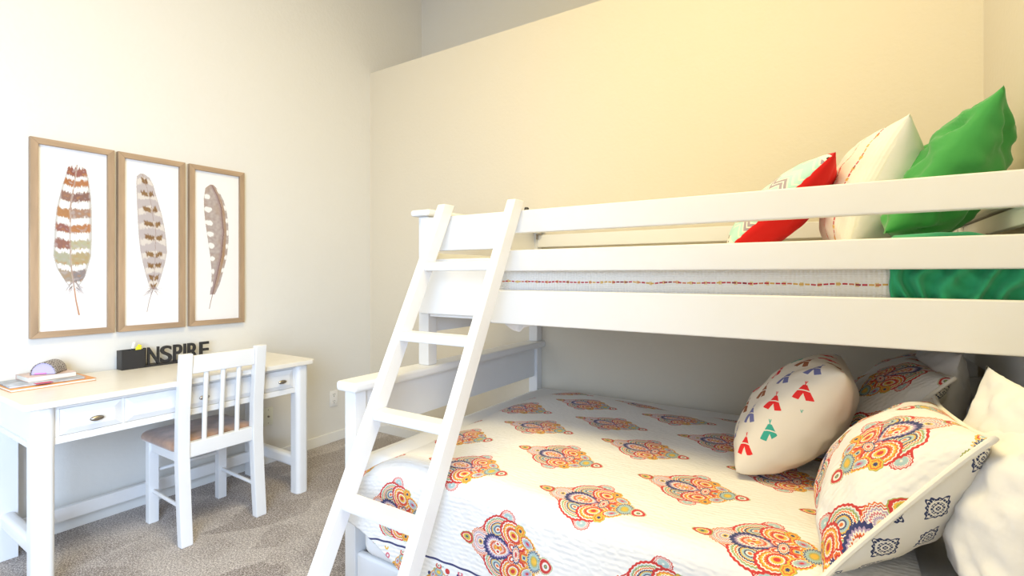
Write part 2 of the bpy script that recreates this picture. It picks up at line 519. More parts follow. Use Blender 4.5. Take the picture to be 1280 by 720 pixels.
def prism(bm, loop, axis, lo, hi, bev=0, mat=0):
    """extrude a closed 2-D loop along an axis; the loop's coordinates are the other two axes in xyz order"""
    def mk(a, b, t): return (t, a, b) if axis == 'x' else (a, t, b) if axis == 'y' else (a, b, t)
    v0 = [bm.verts.new(mk(a, b, lo)) for a, b in loop]; v1 = [bm.verts.new(mk(a, b, hi)) for a, b in loop]
    n = len(loop)
    fs = [bm.faces.new(v0), bm.faces.new(v1)] + [bm.faces.new((v0[i], v0[(i + 1) % n], v1[(i + 1) % n], v1[i])) for i in range(n)]
    for f in fs: f.material_index = mat
    bmesh.ops.recalc_face_normals(bm, faces=fs)
    if bev:
        es = list({e for f in fs[:2] for e in f.edges})
        bmesh.ops.bevel(bm, geom=es, offset=bev, segments=2, profile=.5, affect='EDGES', clamp_overlap=True)
    return bm
def rrect(x0, x1, y0, y1, r, n=5, rs=None):
    """rounded rectangle loop; rs: radii of the corners (x1y0, x1y1, x0y1, x0y0)"""
    rs = rs or (r, r, r, r)
    out = []
    for (cx, cy, a0, q) in ((x1 - rs[0], y0 + rs[0], -90, rs[0]), (x1 - rs[1], y1 - rs[1], 0, rs[1]), (x0 + rs[2], y1 - rs[2], 90, rs[2]), (x0 + rs[3], y0 + rs[3], 180, rs[3])):
        if q <= 1e-5: out.append((cx, cy)); continue
        for k in range(n + 1):
            t = math.radians(a0 + 90 * k / n); out.append((cx + q * math.cos(t), cy + q * math.sin(t)))
    return out
def sheet(bm, P, UV=None, mat=0, close_u=False, flip=False):
    """grid of points P[i][j] as quads, optional UV[i][j]"""
    ni, nj = len(P), len(P[0])
    uvl = bm.loops.layers.uv.verify() if UV is not None else None
    vs = [[bm.verts.new(P[i][j]) for j in range(nj)] for i in range(ni)]
    fs = []
    for i in range(ni - 1):
        for j in range(nj - 1):
            idx = [(i, j), (i + 1, j), (i + 1, j + 1), (i, j + 1)]
            if flip: idx = idx[::-1]
            f = bm.faces.new([vs[a][b] for a, b in idx]); f.material_index = mat; fs.append(f)
            if uvl is not None:
                for l, (a, b) in zip(f.loops, idx): l[uvl].uv = UV[a][b]
    return vs, fs
def fbm(x, y, z=0.0, s=1.0):
    return noise.noise(V((x * s, y * s, z))) + .5 * noise.noise(V((x * s * 2.1 + 5, y * s * 2.1, z + 3)))

def pillow_bm(A, B, w, depth, T, N=44, pinch=.05, wr=.012, seed=0., profile=.5, mats=(0, 1), Tback=None, ear=0.0, bend=0.0):
    """A, B: the two corners of one edge; w: direction of the other edge; front is u x w"""
    A, B, w = V(A), V(B), V(w)
    u = (B - A); L = u.length; u.normalize()
    w = (w - u * w.dot(u)).normalized(); n = u.cross(w).normalized()
    C = (A + B) / 2 + w * depth / 2
    Tb = Tback if Tback is not None else T
    def outline(a, b):
        x = L / 2 * a * (1 - pinch * (1 - b * b)); y = depth / 2 * b * (1 - pinch * (1 - a * a))
        if ear:
            k = (abs(a) * abs(b)) ** 6
            x *= 1 + ear * k; y *= 1 + ear * k
        return x, y
    bm = nb()
    par = [math.sin(PI / 2 * (2 * i / N - 1)) * .55 + (2 * i / N - 1) * .45 for i in range(N + 1)]
    for side, th, mt in ((1, T, mats[0]), (-1, Tb, mats[1])):
        P, UV = [], []
        for a in par:
            rp, ru = [], []
            for b in par:
                x, y = outline(a, b)
                e = max(0., (1 - a * a) * (1 - b * b))
                h = th / 2 * e ** profile
                rim = min(1., e * 5)
                h += rim * wr * fbm(a * 2 + seed * 3.7, b * 2 + side * 9 + seed, seed, 1.6)
                # creases that run in from the corners
                cr = math.sin((abs(a) - abs(b)) * 16 + seed * 5 + 2.5 * fbm(a, b, seed + 7, 1.7)) * math.exp(-((1 - abs(a)) ** 2 + (1 - abs(b)) ** 2) * 3.5)
                h += rim * wr * .55 * cr
                h = max(h, .0015)
                dz = bend * (a * a - .33)
                rp.append(C + u * x + w * y + n * (side * h + dz)); ru.append((x, y))
            P.append(rp); UV.append(ru)
        A3 = np.array([[tuple(p) for p in r] for r in P]); h_ = N // 2
        du = np.linalg.norm(np.diff(A3, axis=0), axis=2); dv = np.linalg.norm(np.diff(A3, axis=1), axis=2)
        cu = np.zeros((N + 1, N + 1)); cv = np.zeros((N + 1, N + 1))
        cu[1:] = np.cumsum(du, axis=0); cv[:, 1:] = np.cumsum(dv, axis=1)
        cu -= cu[h_:h_ + 1]; cv -= cv[:, h_:h_ + 1]
        UV = [[(float(cu[i, j]), float(cv[i, j])) for j in range(N + 1)] for i in range(N + 1)]
        sheet(bm, P, UV, mt, flip=(side < 0))
    bmesh.ops.remove_doubles(bm, verts=bm.verts, dist=.0032)
    edge = []
    seq = [(t, -1) for t in par] + [(1, t) for t in par[1:]] + [(t, 1) for t in par[::-1][1:]] + [(-1, t) for t in par[::-1][1:-1]]
    for a, b in seq:
        x, y = outline(a, b)
        edge.append(C + u * x + w * y + n * bend * (a * a - .33))
    return bm, edge

# ------------------------------------------------------------------ the room
XL, YB, XR, ZL, YN, YR = -3.245, 2.857, 0.523, 2.95, 3.47, -3.3
bm = nb(); box(bm, XL - .1, XR + .1, YR - .1, YB + .1, -.1, 0, 0)
struct(obj('floor', bm, 'carpet', origin=(0, 0, 0)))
bm = nb(); box(bm, XL - .1, XL, YR, YN, 0, 4.3, 0); struct(obj('wall_left', bm, 'wall'))
bm = nb()                                          # the right wall, with the window behind the camera
WY0, WY1, WZ0, WZ1 = -2.6, -.5, .55, 2.45
for a in ((YR, WY0, 0, 4.3), (WY1, YN, 0, 4.3), (WY0, WY1, 0, WZ0), (WY0, WY1, WZ1, 4.3)):
    box(bm, XR, XR + .1, a[0], a[1], a[2], a[3], 0)
struct(obj('wall_right', bm, 'wall_back'))
bm = nb()
box(bm, XL, XR, YB, YN + .1, 0, ZL, 0)
struct(obj('wall_back', bm, 'wall_back'))
bm = nb(); box(bm, XL - .1, XR + .1, YN, YN + .1, ZL + .002, 4.3, 0); struct(obj('wall_niche', bm, 'wall'))
bm = nb(); box(bm, XL - .1, XR + .1, YR - .1, YN + .1, 4.3, 4.4, 0); struct(obj('ceiling', bm, 'ceiling'))
bm = nb(); box(bm, XL, XR, YR - .1, YR, 0, 4.3, 0); struct(obj('wall_rear', bm, 'wall'))
bm = nb()
for a in ((WY0, WY0 + .05, WZ0, WZ1), (WY1 - .05, WY1, WZ0, WZ1), (WY0, WY1, WZ0, WZ0 + .05), (WY0, WY1, WZ1 - .05, WZ1), (-1.575, -1.525, WZ0, WZ1)):
    box(bm, XR + .02, XR + .07, a[0], a[1], a[2], a[3], .004)
struct(obj('window_1', bm, 'trim'))
def baseboard(name, x0, x1, y0, y1):
    b = nb(); box(b, x0, x1, y0, y1, 0, .075, .004); struct(obj(name, b, 'trim'))
baseboard('baseboard_left', XL, XL + .014, YR, YB - .014)
baseboard('baseboard_back', XL + .014, XR - .014, YB - .014, YB)
baseboard('baseboard_right', XR - .014, XR, YR, YB - .014)

# ------------------------------------------------------------------ bunk bed
bed = thing('bunk_bed', 'white painted wooden bunk bed, narrow upper bunk above a wider lower bunk', 'bunk bed', (-.6, 2.0, 0))
XF = -1.61                                     # inner face of the foot end
def post(x0, x1, y0, y1, z0, z1):
    b = nb(); box(b, x0, x1, y0, y1, z0, z1, .005); obj('post', b, 'white', bed)
def end_frame(x0, x1, inner, head):
    # wide lower end
    post(x0, x1, 1.340, 1.398, 0, .812); post(x0, x1, 2.79, 2.85, 0, .812)
    b = nb(); prism(b, rrect(x0 - .028, x1 + .028, .8125, .8525, .014), 'y', 1.320, 2.853, .008); obj('end_cap', b, 'white', bed)
    xm = (x0 + x1) / 2
    b = nb(); box(b, xm - .014, xm + .014, 1.398, 2.79, .630, .812, .003); obj('end_panel', b, 'white', bed)
    b = nb(); prism(b, rrect(xm - .022, xm + .022, .43, .533, .02), 'y', 1.398, 2.79); obj('end_rail', b, 'white', bed)
    b = nb(); box(b, xm - .014, xm + .014, 1.398, 2.79, .10, .24, .003); obj('end_rail', b, 'white', bed)
    # narrow upper end standing on the lower cap
    zc = 1.49 if head else 1.556
    post(x0, x1, 1.768, 1.828, .8525, zc); post(x0, x1, 2.79, 2.85, .8525, zc)
    b = nb(); prism(b, rrect(x0 - (.0 if head else .028), x1 + (.0 if head else .028), zc, zc + .030, .012), 'y', 1.742, 2.853, .008); obj('end_cap', b, 'white', bed)
    b = nb(); box(b, xm - .014, xm + .014, 1.828, 2.79, 1.425, zc - .008, .003); obj('end_panel', b, 'white', bed)
    b = nb(); box(b, xm - .014, xm + .014, 1.828, 2.79, .935 if head else 1.007, 1.385, .003); obj('end_panel', b, 'white', bed)
end_frame(XF - .063, XF, XF, False)
end_frame(.432, .495, .432, True)
YF0, YF1 = 1.731, 1.766                        # front rails of the upper bunk
XJ = -1.23                                     # the entry panels end and the rails start behind the ladder
b = nb(); box(b, -1.136, .493, YF0, YF1, 1.450, 1.543, .006); obj('guard_rail', b, 'white', bed)
b = nb(); box(b, -1.190, .493, YF0, YF1, 1.295, 1.382, .006); obj('guard_rail', b, 'white', bed)
b = nb(); box(b, -1.229, .493, YF0, YF1, 1.076, 1.216, .006); obj('side_rail', b, 'white', bed)
b = nb(); box(b, -1.625, -1.137, YF0, YF1, 1.388, 1.543, .006); obj('entry_panel', b, 'white', bed)
b = nb(); box(b, -1.637, -1.231, YF0, YF1, 1.100, 1.352, .006); obj('entry_panel', b, 'white', bed)
for z0, z1 in ((1.456, 1.534), (1.295, 1.382), (1.076, 1.216)):
    b = nb(); box(b, XF, .432, 2.792, 2.822, z0, z1, .005); obj('guard_rail' if z0 > 1.2 else 'side_rail', b, 'white', bed)
# slat platform under the upper mattress and ledgers that carry it
for y0, y1 in ((YF1, YF1 + .03), (2.762, 2.792)):
    b = nb(); box(b, XF + .01, .40, y0, y1, 1.085, 1.11, .003); obj('ledger', b, 'white', bed)
for k in range(11):
    x = XF + .09 + k * .185
    b = nb(); box(b, x, x + .075, YF1 + .001, 2.79, 1.1105, 1.128, .003); obj('slat', b, 'white', bed)
# lower bunk side rails and slats
for y0, y1 in ((1.345, 1.379), (2.803, 2.837)):
    b = nb(); box(b, XF, .432, y0, y1, .03, .172, .012, 3); obj('side_rail', b, 'white', bed)
for k in range(11):
    x = XF + .09 + k * .185
    b = nb(); box(b, x, x + .075, 1.380, 2.802, .150, .170, .003); obj('slat', b, 'white', bed)
# small fittings: the black cap at the ladder and the dark bracket on the far rail
b = nb(); tube(b, [(-1.072, 1.766, 1.535), (-1.072, 1.772, 1.556)], [.012, .009], 14); lab(obj('ladder_stop', b, 'black_metal', bed), 'small black stop behind the ladder top')
b = nb(); box(b, XF + .005, XF + .035, 2.765, 2.79, 1.534, 1.541, .001); box(b, XF + .005, XF + .009, 2.765, 2.79, 1.505, 1.541, .001)
lab(obj('corner_bracket', b, 'nickel', bed), 'small dark metal bracket')

# ------------------------------------------------------------------ ladder
lad = thing('bunk_ladder', 'white wooden ladder leaning against the front of the bunk bed', 'ladder', (-1.26, .9, 0))
def yl(z): return 1.668 - .498 * (1.58 - z)
LD = .066
for x0, x1, zt in ((-1.468, -1.426, 1.588), (-1.101, -1.061, 1.58)):
    b = nb()
    hexa(b, [(x0, yl(0), 0), (x1, yl(0), 0), (x1, yl(0) + LD, 0), (x0, yl(0) + LD, 0), (x0, yl(zt), zt), (x1, yl(zt), zt), (x1, yl(zt) + LD, zt), (x0, yl(zt) + LD, zt)], .0035)
    obj('side_rail', b, 'white', lad)
for z in (.205, .490, .765, 1.040, 1.314):
    b = nb(); y = yl(z)
    box(b, -1.4262, -1.1008, y + .002, y + .066, z - .018, z + .018, .006); obj('rung', b, 'white', lad)

# ------------------------------------------------------------------ lower bedding
b = nb(); box(b, -1.575, .395, 1.335, 2.775, .1725, .575, .05, 5)
tag(obj('mattress', b, 'mattress'), 'thick white mattress under the paisley quilt on the lower bunk', 'mattress')

YBEND, ZT = 1.285, .607
def quilt_point(x, v):
    """x along the bed, v: the cloth's own running length from the front edge towards the wall"""
    r = .075
    top0 = YBEND + r                                  # where the flat top begins
    L0 = r * PI / 2
    v_flat = top0
    if v >= v_flat:
        y, z, ny, nz = v, ZT, 0, 1
    elif v >= v_flat - L0:
        t = (v_flat - v) / r
        y, z = top0 - r * math.sin(t), ZT - r + r * math.cos(t)
        ny, nz = -math.sin(t), math.cos(t)
    else:
        d = v_flat - L0 - v
        y, z = YBEND - .012 * math.sin(min(1, d / .3) * PI / 2), ZT - r - d
        ny, nz = -1, 0
    # sag towards the wall and the foot end
    if nz > 0.3:
        z -= .055 * max(0., (y - 2.35) / .43) ** 2
    fx = max(0., (-1.27 - x) / .31)
    z -= .105 * fx ** 2.2 * (1 if nz > .3 else .6)
    x2 = x
    k = fbm(x * 1.5, v * 1.7, .3) * .016 + fbm(x * 5, v * 4, 4.) * .004
    if nz < .3: k += .012 * math.sin(x * 9 + 1.3) * min(1, (v_flat - v) * 2)
    y += ny * k; z += nz * k
    return V((x2, y, z))
P, UV = [], []
NX, NV = 170, 150
VEND = YBEND + .075 - .075 * PI / 2 - .30
for i in range(NX + 1):
    x = -1.588 + (.16 + 1.588) * i / NX
    rp, ru = [], []
    for j in range(NV + 1):
        v = VEND + (2.786 - VEND) * j / NV
        xx = x
        drop = max(0., 1.30 - .10 - v)                # the foot-end corner is drawn up under the rail
        left = -1.588 + .105 * min(1, drop / .04) ** 2 * 0 + max(0., drop - .10) * 1.9
        fade = max(0., 1 - (x + 1.588) / .55)
        xx = x + max(0., left + 1.588) * fade
        rp.append(quilt_point(xx, v)); ru.append((xx, v))
    P.append(rp); UV.append(ru)
bm = nb(); sheet(bm, P, UV, 0)
VLINE = YBEND + .075 - .075 * PI / 2 - (ZT - .075 - .322)
M['quilt'] = quilt_material('paisley_quilt', QX0, QY0, 1.0, VLINE)
q = obj('quilt', bm, 'quilt')
md = q.modifiers.new('thickness', 'SOLIDIFY'); md.thickness = .008; md.offset = -1
tag(q, 'white quilt printed with red and orange paisley medallions, spread over the lower bunk', 'quilt')

def pillow(name, label, cat, mats, group=None, pipe=None, pr=.006, **kw):
    bm, edge = pillow_bm(**kw)
    if not pipe:
        return tag(obj(name, bm, mats, angle=80), label, cat, group)
    A = V(kw['A'])
    t = thing(name, label, cat, (A.x, A.y, A.z), group)
    obj('cover', bm, mats, t, angle=80)
    b = nb(); tube(b, edge + [edge[0], edge[1]], pr, 8, caps=False); obj('piping', b, pipe, t)
    return t

M['sham'] = quilt_material('paisley_sham_front', .085, -.165, -1.0, px=.46, py=.34)
M['sham_far'] = quilt_material('paisley_sham_front_far', .13, -.14, -1.0, px=.46, py=.34)
pillow('pillow_sham', 'plump paisley pillow sham in front, its navy-printed back showing under the piped edge', 'pillow', ['sham', 'damask'], 'paisley pillow shams', 'piping', .007,
       A=(-.018, 1.30, .625), B=(.250, 1.33, .955), w=(.05, 1, .0), depth=.60, T=.24, seed=1.3, pinch=.03, wr=.008, ear=.05, Tback=.26)
pillow('pillow_sham', 'paisley pillow sham behind the teepee cushion, its pointed corner sticking out', 'pillow', ['sham_far', 'damask'], 'paisley pillow shams', 'piping', .006,
       A=(.0, 1.96, .635), B=(.285, 1.965, .965), w=(0, 1, .02), depth=.60, T=.22, seed=2.6, pinch=.03, wr=.008, ear=.06)
pillow('teepee_cushion', 'cream cushion printed with small coloured teepees, leaning on the paisley shams', 'cushion', ['teepee', 'teepee_back'],
       A=(-.275, 1.79, .628), B=(.022, 1.80, .985), w=(0, 1, .0), depth=.44, T=.25, Tback=.30, seed=4.1, pinch=.04, wr=.008, profile=.42)
pillow('bed_pillow', 'white pillow lying right behind the front paisley sham, catching the lamp light', 'pillow', ['linen', 'linen'], 'plain white pillows on the lower bunk',
       A=(.265, 1.21, .625), B=(.352, 1.25, .985), w=(-.02, 1, 0), depth=.40, T=.20, seed=5.2, pinch=.03, wr=.012)
pillow('bed_pillow', 'white pillow with its corner pointing up below the dark gap', 'pillow', ['linen', 'linen'], 'plain white pillows on the lower bunk',
       A=(.300, 1.20, .64), B=(.388, 1.20, 1.025), w=(-.11, 1, .0), depth=.56, T=.13, seed=6.7, pinch=.02, wr=.012, ear=.03, profile=.6)
pillow('bed_pillow', 'white pillow farthest back by the wall, half under the upper bunk rail', 'pillow', ['linen', 'linen'], 'plain white pillows on the lower bunk',
       A=(.245, 2.06, .65), B=(.325, 2.05, 1.03), w=(.02, 1, .0), depth=.56, T=.17, seed=7.9, pinch=.03, wr=.012, ear=.03, profile=.6)

# ------------------------------------------------------------------ upper bedding
b = nb(); box(b, -1.585, .395, 1.80, 2.755, 1.130, 1.285, .04, 4)
tag(obj('mattress', b, 'mattress'), 'thin mattress inside the upper bunk behind the guard rails', 'mattress')
# coverlet: over the top and down the front side
def coverlet_point(x, v):
    r = .03; yb, zt = 1.782, 1.312
    if v >= yb + r: y, z = v, zt
    elif v >= yb + r - r * PI / 2:
        t = (yb + r - v) / r; y, z = yb + r - r * math.sin(t), zt - r + r * math.cos(t)
    else: y, z = yb, zt - r - (yb + r - r * PI / 2 - v)
    k = fbm(x * 4, v * 4, 2.) * .004
    return V((x, y + (-k if z < zt - .01 else 0), z + (k if z > zt - .01 else 0)))
P, UV = [], []
for i in range(121):
    x = -1.58 + 1.715 * i / 120
    rp, ru = [], []
    for j in range(61):
        v = 1.65 + (2.74 - 1.65) * (j / 60) ** 1.6
        p = coverlet_point(x, v); rp.append(p); ru.append((x, p.z if p.y < 1.80 else 2 + p.y))
    P.append(rp); UV.append(ru)
bm = nb(); sheet(bm, P, UV, 0)
q = obj('coverlet', bm, 'coverlet'); md = q.modifiers.new('thickness', 'SOLIDIFY'); md.thickness = .008; md.offset = -1
tag(q, 'white quilted coverlet with a red stitched line, tucked in along the upper bunk', 'coverlet')
# green blanket bunched at the head end
P = []
for i in range(111):
    x = .130 + .288 * i / 110
    top = 1.392 - .055 * max(0, (x - .30) / .118) ** 1.5 - .03 * max(0., 1 - (x - .118) / .03)
    rp = []
    for j in range(71):
        t = j / 70
        if t < .45:                                  # front side, gathered into folds
            s = t / .45
            z = 1.19 + (top - .025 - 1.19) * s; y = 1.790
            f = .5 + .5 * math.sin(x * 120 + 3.5 * math.sin(z * 24 + x * 13) + 3.0 * fbm(x * 7, z * 10, 1.))
            g = .5 + .5 * math.sin((x * .8 + z) * 95 + 4 * fbm(x * 5, z * 5, 8.))
            y = 1.797 - .024 * f ** 1.5 - .010 * g * math.exp(-((x - .27) / .09) ** 2)
            e = max(0., 1 - (x - .130) / .03); y = max(y * (1 - e) + 1.772 * e, 1.7685)
        else:
            s = (t - .45) / .55
            y = 1.790 + .28 * s; z = top - .025 * (1 - min(1, s * 6)) ** 2 * 1.0 - .05 * max(0, s - .75) * 4
            z += .008 * math.sin(y * 52 + x * 22 + 3 * fbm(x * 6, y * 6, 6.))
        rp.append(V((x, y, z)))
    P.append(rp)
bm = nb(); sheet(bm, P, None, 0)
q = obj('blanket', bm, 'green_b', angle=80); md = q.modifiers.new('thickness', 'SOLIDIFY'); md.thickness = .006; md.offset = -1
tag(q, 'green blanket bunched in folds at the head end of the upper bunk', 'blanket')
# sheet corner that has slipped through under the side rail
P = []
for i in range(25):
    a = i / 24
    rp = []
    for j in range(9):
        c = j / 8
        x = -1.30 + .21 * a; y = 1.91 + .012 * math.sin(a * 17)
        low = .062 * (1 - abs(2 * a - .95)) ** 1.0
        z = 1.105 - max(0.004, low + .025) * c + .003 * math.sin(a * 30)
        rp.append(V((x + .004 * math.sin(c * 5), y, z)))
    P.append(rp)
bm = nb(); sheet(bm, P, None, 0)
q = obj('bed_sheet', bm, 'linen', angle=80); md = q.modifiers.new('thickness', 'SOLIDIFY'); md.thickness = .003
tag(q, 'corner of white bed sheet hanging below the upper bunk side rail', 'sheet')

pillow('cushion', 'small cushion with mint chevron front and bright red back, on the upper bunk', 'cushion', ['chevron', 'red'],
       A=(-.365, 2.10, 1.375), B=(.0, 2.10, 1.712), w=(-.04, 1, 0), depth=.42, T=.21, seed=8.3, pinch=.05, wr=.006, Tback=.20)
pillow('cushion', 'cream cushion with red and yellow stitched lines beside the red cushion', 'cushion', ['stitched', 'linen'],
       A=(.03, 2.10, 1.365), B=(.200, 2.10, 1.80), w=(-.14, 1, 0), depth=.48, T=.24, Tback=.36, seed=9.6, pinch=.03, wr=.008, ear=.05)
pillow('bed_pillow', 'large green pillow standing on its corner at the head of the upper bunk', 'pillow', ['green', 'green'],
       A=(.135, 2.0, 1.42), B=(.405, 2.0, 1.82), w=(.12, 1, 0), depth=.42, T=.16, Tback=.30, seed=3.3, pinch=.05, wr=.03, ear=.05)

# ------------------------------------------------------------------ desk
DZ = .777
desk = thing('desk', 'long white desk with three drawers along the left wall', 'desk', (-2.9, 1.24, 0))
b = nb(); prism(b, rrect(-3.222, -2.612, .598, 1.885, .03, 5, (.03, .03, .004, .004)), 'z', DZ - .026, DZ, .009)
obj('desk_top', b, 'desktop', desk)
def desk_leg(x0, x1, y0, y1, round_x):
    b = nb()
    rs = (.025, .025, .004, .004) if round_x else (.004,) * 4
    prism(b, rrect(x0, x1, y0, y1, .02, 6, rs), 'z', 0, DZ - .0262); obj('leg', b, 'white', desk)
desk_leg(-2.70, -2.632, .627, .700, True); desk_leg(-2.70, -2.632, 1.775, 1.850, True)
desk_leg(-3.19, -3.125, .627, .700, False); desk_leg(-3.19, -3.125, 1.775, 1.850, False)
# apron with drawer openings
bm = nb()
AX = -2.655
for a in ((.700, 1.775, .592, .622), (.700, 1.775, .733, .7508), (.700, .716, .622, .733), (.931, .939, .622, .733), (1.543, 1.551, .622, .733), (1.766, 1.775, .622, .733)):
    box(bm, AX - .02, AX, a[0], a[1], a[2], a[3], .002)
obj('apron', bm, 'white', desk)
for y0 in (.640, 1.800):
    b = nb(); box(b, -3.125, -2.70, y0, y0 + .02, .598, .7508, .002); obj('side_panel', b, 'white', desk)
    b = nb(); box(b, -3.125, -2.70, y0 - .008, y0 + .035, .585, .610, .006); obj('side_panel_rail', b, 'white', desk)
b = nb(); box(b, -3.185, -3.165, .700, 1.775, .598, .7508, .002); obj('back_panel', b, 'white', desk)
for y0 in (.640, 1.785):
    b = nb(); prism(b, rrect(y0, y0 + .05, .142, .212, .018), 'x', -3.125, -2.70); obj('foot_rail', b, 'white', desk)
b = nb(); box(b, -3.175, -3.145, .690, 1.785, .085, .150, .005); obj('rear_rail', b, 'white', desk)
def drawer(y0, y1, knob):
    bm = nb()
    z0, z1 = .624, .731
    xo, xi = AX + .006, AX - .004
    i = .030
    # raised and fielded front
    pts = [(xi - .25, y0, z0), (xi - .25, y1, z0), (xi - .25, y1, z1), (xi - .25, y0, z1)]
    rim = [(xi, y0, z0), (xi, y1, z0), (xi, y1, z1), (xi, y0, z1)]
    fld = [(xo, y0 + i, z0 + i * .8), (xo, y1 - i, z0 + i * .8), (xo, y1 - i, z1 - i * .8), (xo, y0 + i, z1 - i * .8)]
    A_, B_, C_ = [[bm.verts.new(p) for p in q_] for q_ in (pts, rim, fld)]
    for k in range(4):
        bm.faces.new((A_[k], A_[(k + 1) % 4], B_[(k + 1) % 4], B_[k])); bm.faces.new((B_[k], B_[(k + 1) % 4], C_[(k + 1) % 4], C_[k]))
    bm.faces.new(C_); bm.faces.new(A_[::-1])
    bmesh.ops.recalc_face_normals(bm, faces=bm.faces)
    d = obj('drawer', bm, 'white', desk, angle=8)
    yk = knob
    bm = nb()
    prof = [(0, .006), (.010, .005), (.014, .010), (.019, .0155), (.024, .013), (.027, .006)]
    rings = [[bm.verts.new((xo + dx, yk + r * 1.65 * math.cos(2 * PI * k / 20), .673 + r * .72 * math.sin(2 * PI * k / 20))) for k in range(20)] for dx, r in prof]
    for r0, r1 in zip(rings, rings[1:]):
        for k in range(20): bm.faces.new((r0[k], r0[(k + 1) % 20], r1[(k + 1) % 20], r1[k]))
    bm.faces.new(rings[-1]); bm.faces.new(rings[0][::-1])
    bmesh.ops.recalc_face_normals(bm, faces=bm.faces)
    lab(obj('knob', bm, 'nickel', d), 'oval brushed metal knob')
drawer(.7165, .9305, .832); drawer(.9395, 1.5425, 1.262); drawer(1.5515, 1.7655, 1.680)

# ------------------------------------------------------------------ chair
ch = thing('chair', 'white wooden chair with slatted back and tan seat, drawn up to the desk', 'chair', (-2.78, 1.335, 0))
def back_leg(y0, y1):
    b = nb()
    prof = [(0, -2.560), (.20, -2.578), (.42, -2.592), (.60, -2.590), (.906, -2.560)]    # z, x of the rear face
    tk = [.042, .044, .046, .042, .036]
    vs = []
    for (z, x), t in zip(prof, tk):
        vs.append([b.verts.new(p) for p in ((x - t, y0, z), (x, y0, z), (x, y1, z), (x - t, y1, z))])
    for r0, r1 in zip(vs, vs[1:]):
        for k in range(4): b.faces.new((r0[k], r0[(k + 1) % 4], r1[(k + 1) % 4], r1[k]))
    b.faces.new(vs[0][::-1]); b.faces.new(vs[-1])
    bmesh.ops.recalc_face_normals(b, faces=b.faces)
    es = [e for e in b.edges if len(e.link_faces) == 2 and e.calc_face_angle() > .8]
    bmesh.ops.bevel(b, geom=es, offset=.005, segments=2, profile=.5, affect='EDGES')
    obj('leg', b, 'white', ch)
back_leg(1.127, 1.180); back_leg(1.488, 1.545)
for y0 in (1.150, 1.495):
    b = nb(); box(b, -3.000, -2.957, y0, y0 + .046, 0, .432, .004); obj('leg', b, 'white', ch)
b = nb(); box(b, -2.600, -2.576, 1.180, 1.488, .806, .893, .006); obj('top_rail', b, 'white', ch)
b = nb(); box(b, -2.632, -2.600, 1.180, 1.488, .402, .474, .005); obj('back_rail', b, 'white', ch)
for y in (1.253, 1.334, 1.413):
    b = nb()
    tube(b, [(-2.614, y, .470), (-2.610, y, .60), (-2.592, y, .815)], .0115, 12); obj('slat', b, 'white', ch)
for y0 in (1.158, 1.502):
    b = nb(); box(b, -2.957, -2.632, y0, y0 + .022, .372, .432, .003); obj('seat_rail', b, 'white', ch)
b = nb(); box(b, -2.995, -2.970, 1.196, 1.495, .372, .432, .003); obj('seat_rail', b, 'white', ch)
for y in (1.170, 1.516):
    b = nb(); tube(b, [(-2.975, y, .165), (-2.60, y - .01, .165)], .0095, 12); obj('stretcher', b, 'white', ch)
b = nb(); tube(b, [(-2.98, 1.195, .262), (-2.98, 1.497, .262)], .0095, 12); obj('stretcher', b, 'white', ch)
# upholstered seat: a shallow pad with a rolled edge
bm = nb()
sx0, sx1, sy0, sy1 = -3.022, -2.640, 1.128, 1.552
levels = [(0, .433, .985), (1, .440, 1.0), (2, .452, 1.0), (3, .464, .98), (4, .472, .93), (5, .478, .80), (6, .481, .55), (7, .482, .25)]
rings = []
for k, z, s in levels:
    cx_, cy_ = (sx0 + sx1) / 2, (sy0 + sy1) / 2
    w_, d_ = (sx1 - sx0) / 2 * s, (sy1 - sy0) / 2 * s
    rings.append([bm.verts.new((cx_ + x_, cy_ + y_, z + .003 * fbm(x_ * 9, y_ * 9, 1.))) for x_, y_ in rrect(-w_, w_, -d_, d_, .035 * s, 6)])
n = len(rings[0])
for r0, r1 in zip(rings, rings[1:]):
    for k in range(n): bm.faces.new((r0[k], r0[(k + 1) % n], r1[(k + 1) % n], r1[k]))
bm.faces.new(rings[0][::-1]); bm.faces.new(rings[-1])
bmesh.ops.recalc_face_normals(bm, faces=bm.faces)
lab(obj('seat', bm, 'suede', ch, angle=70), 'tan upholstered seat pad')

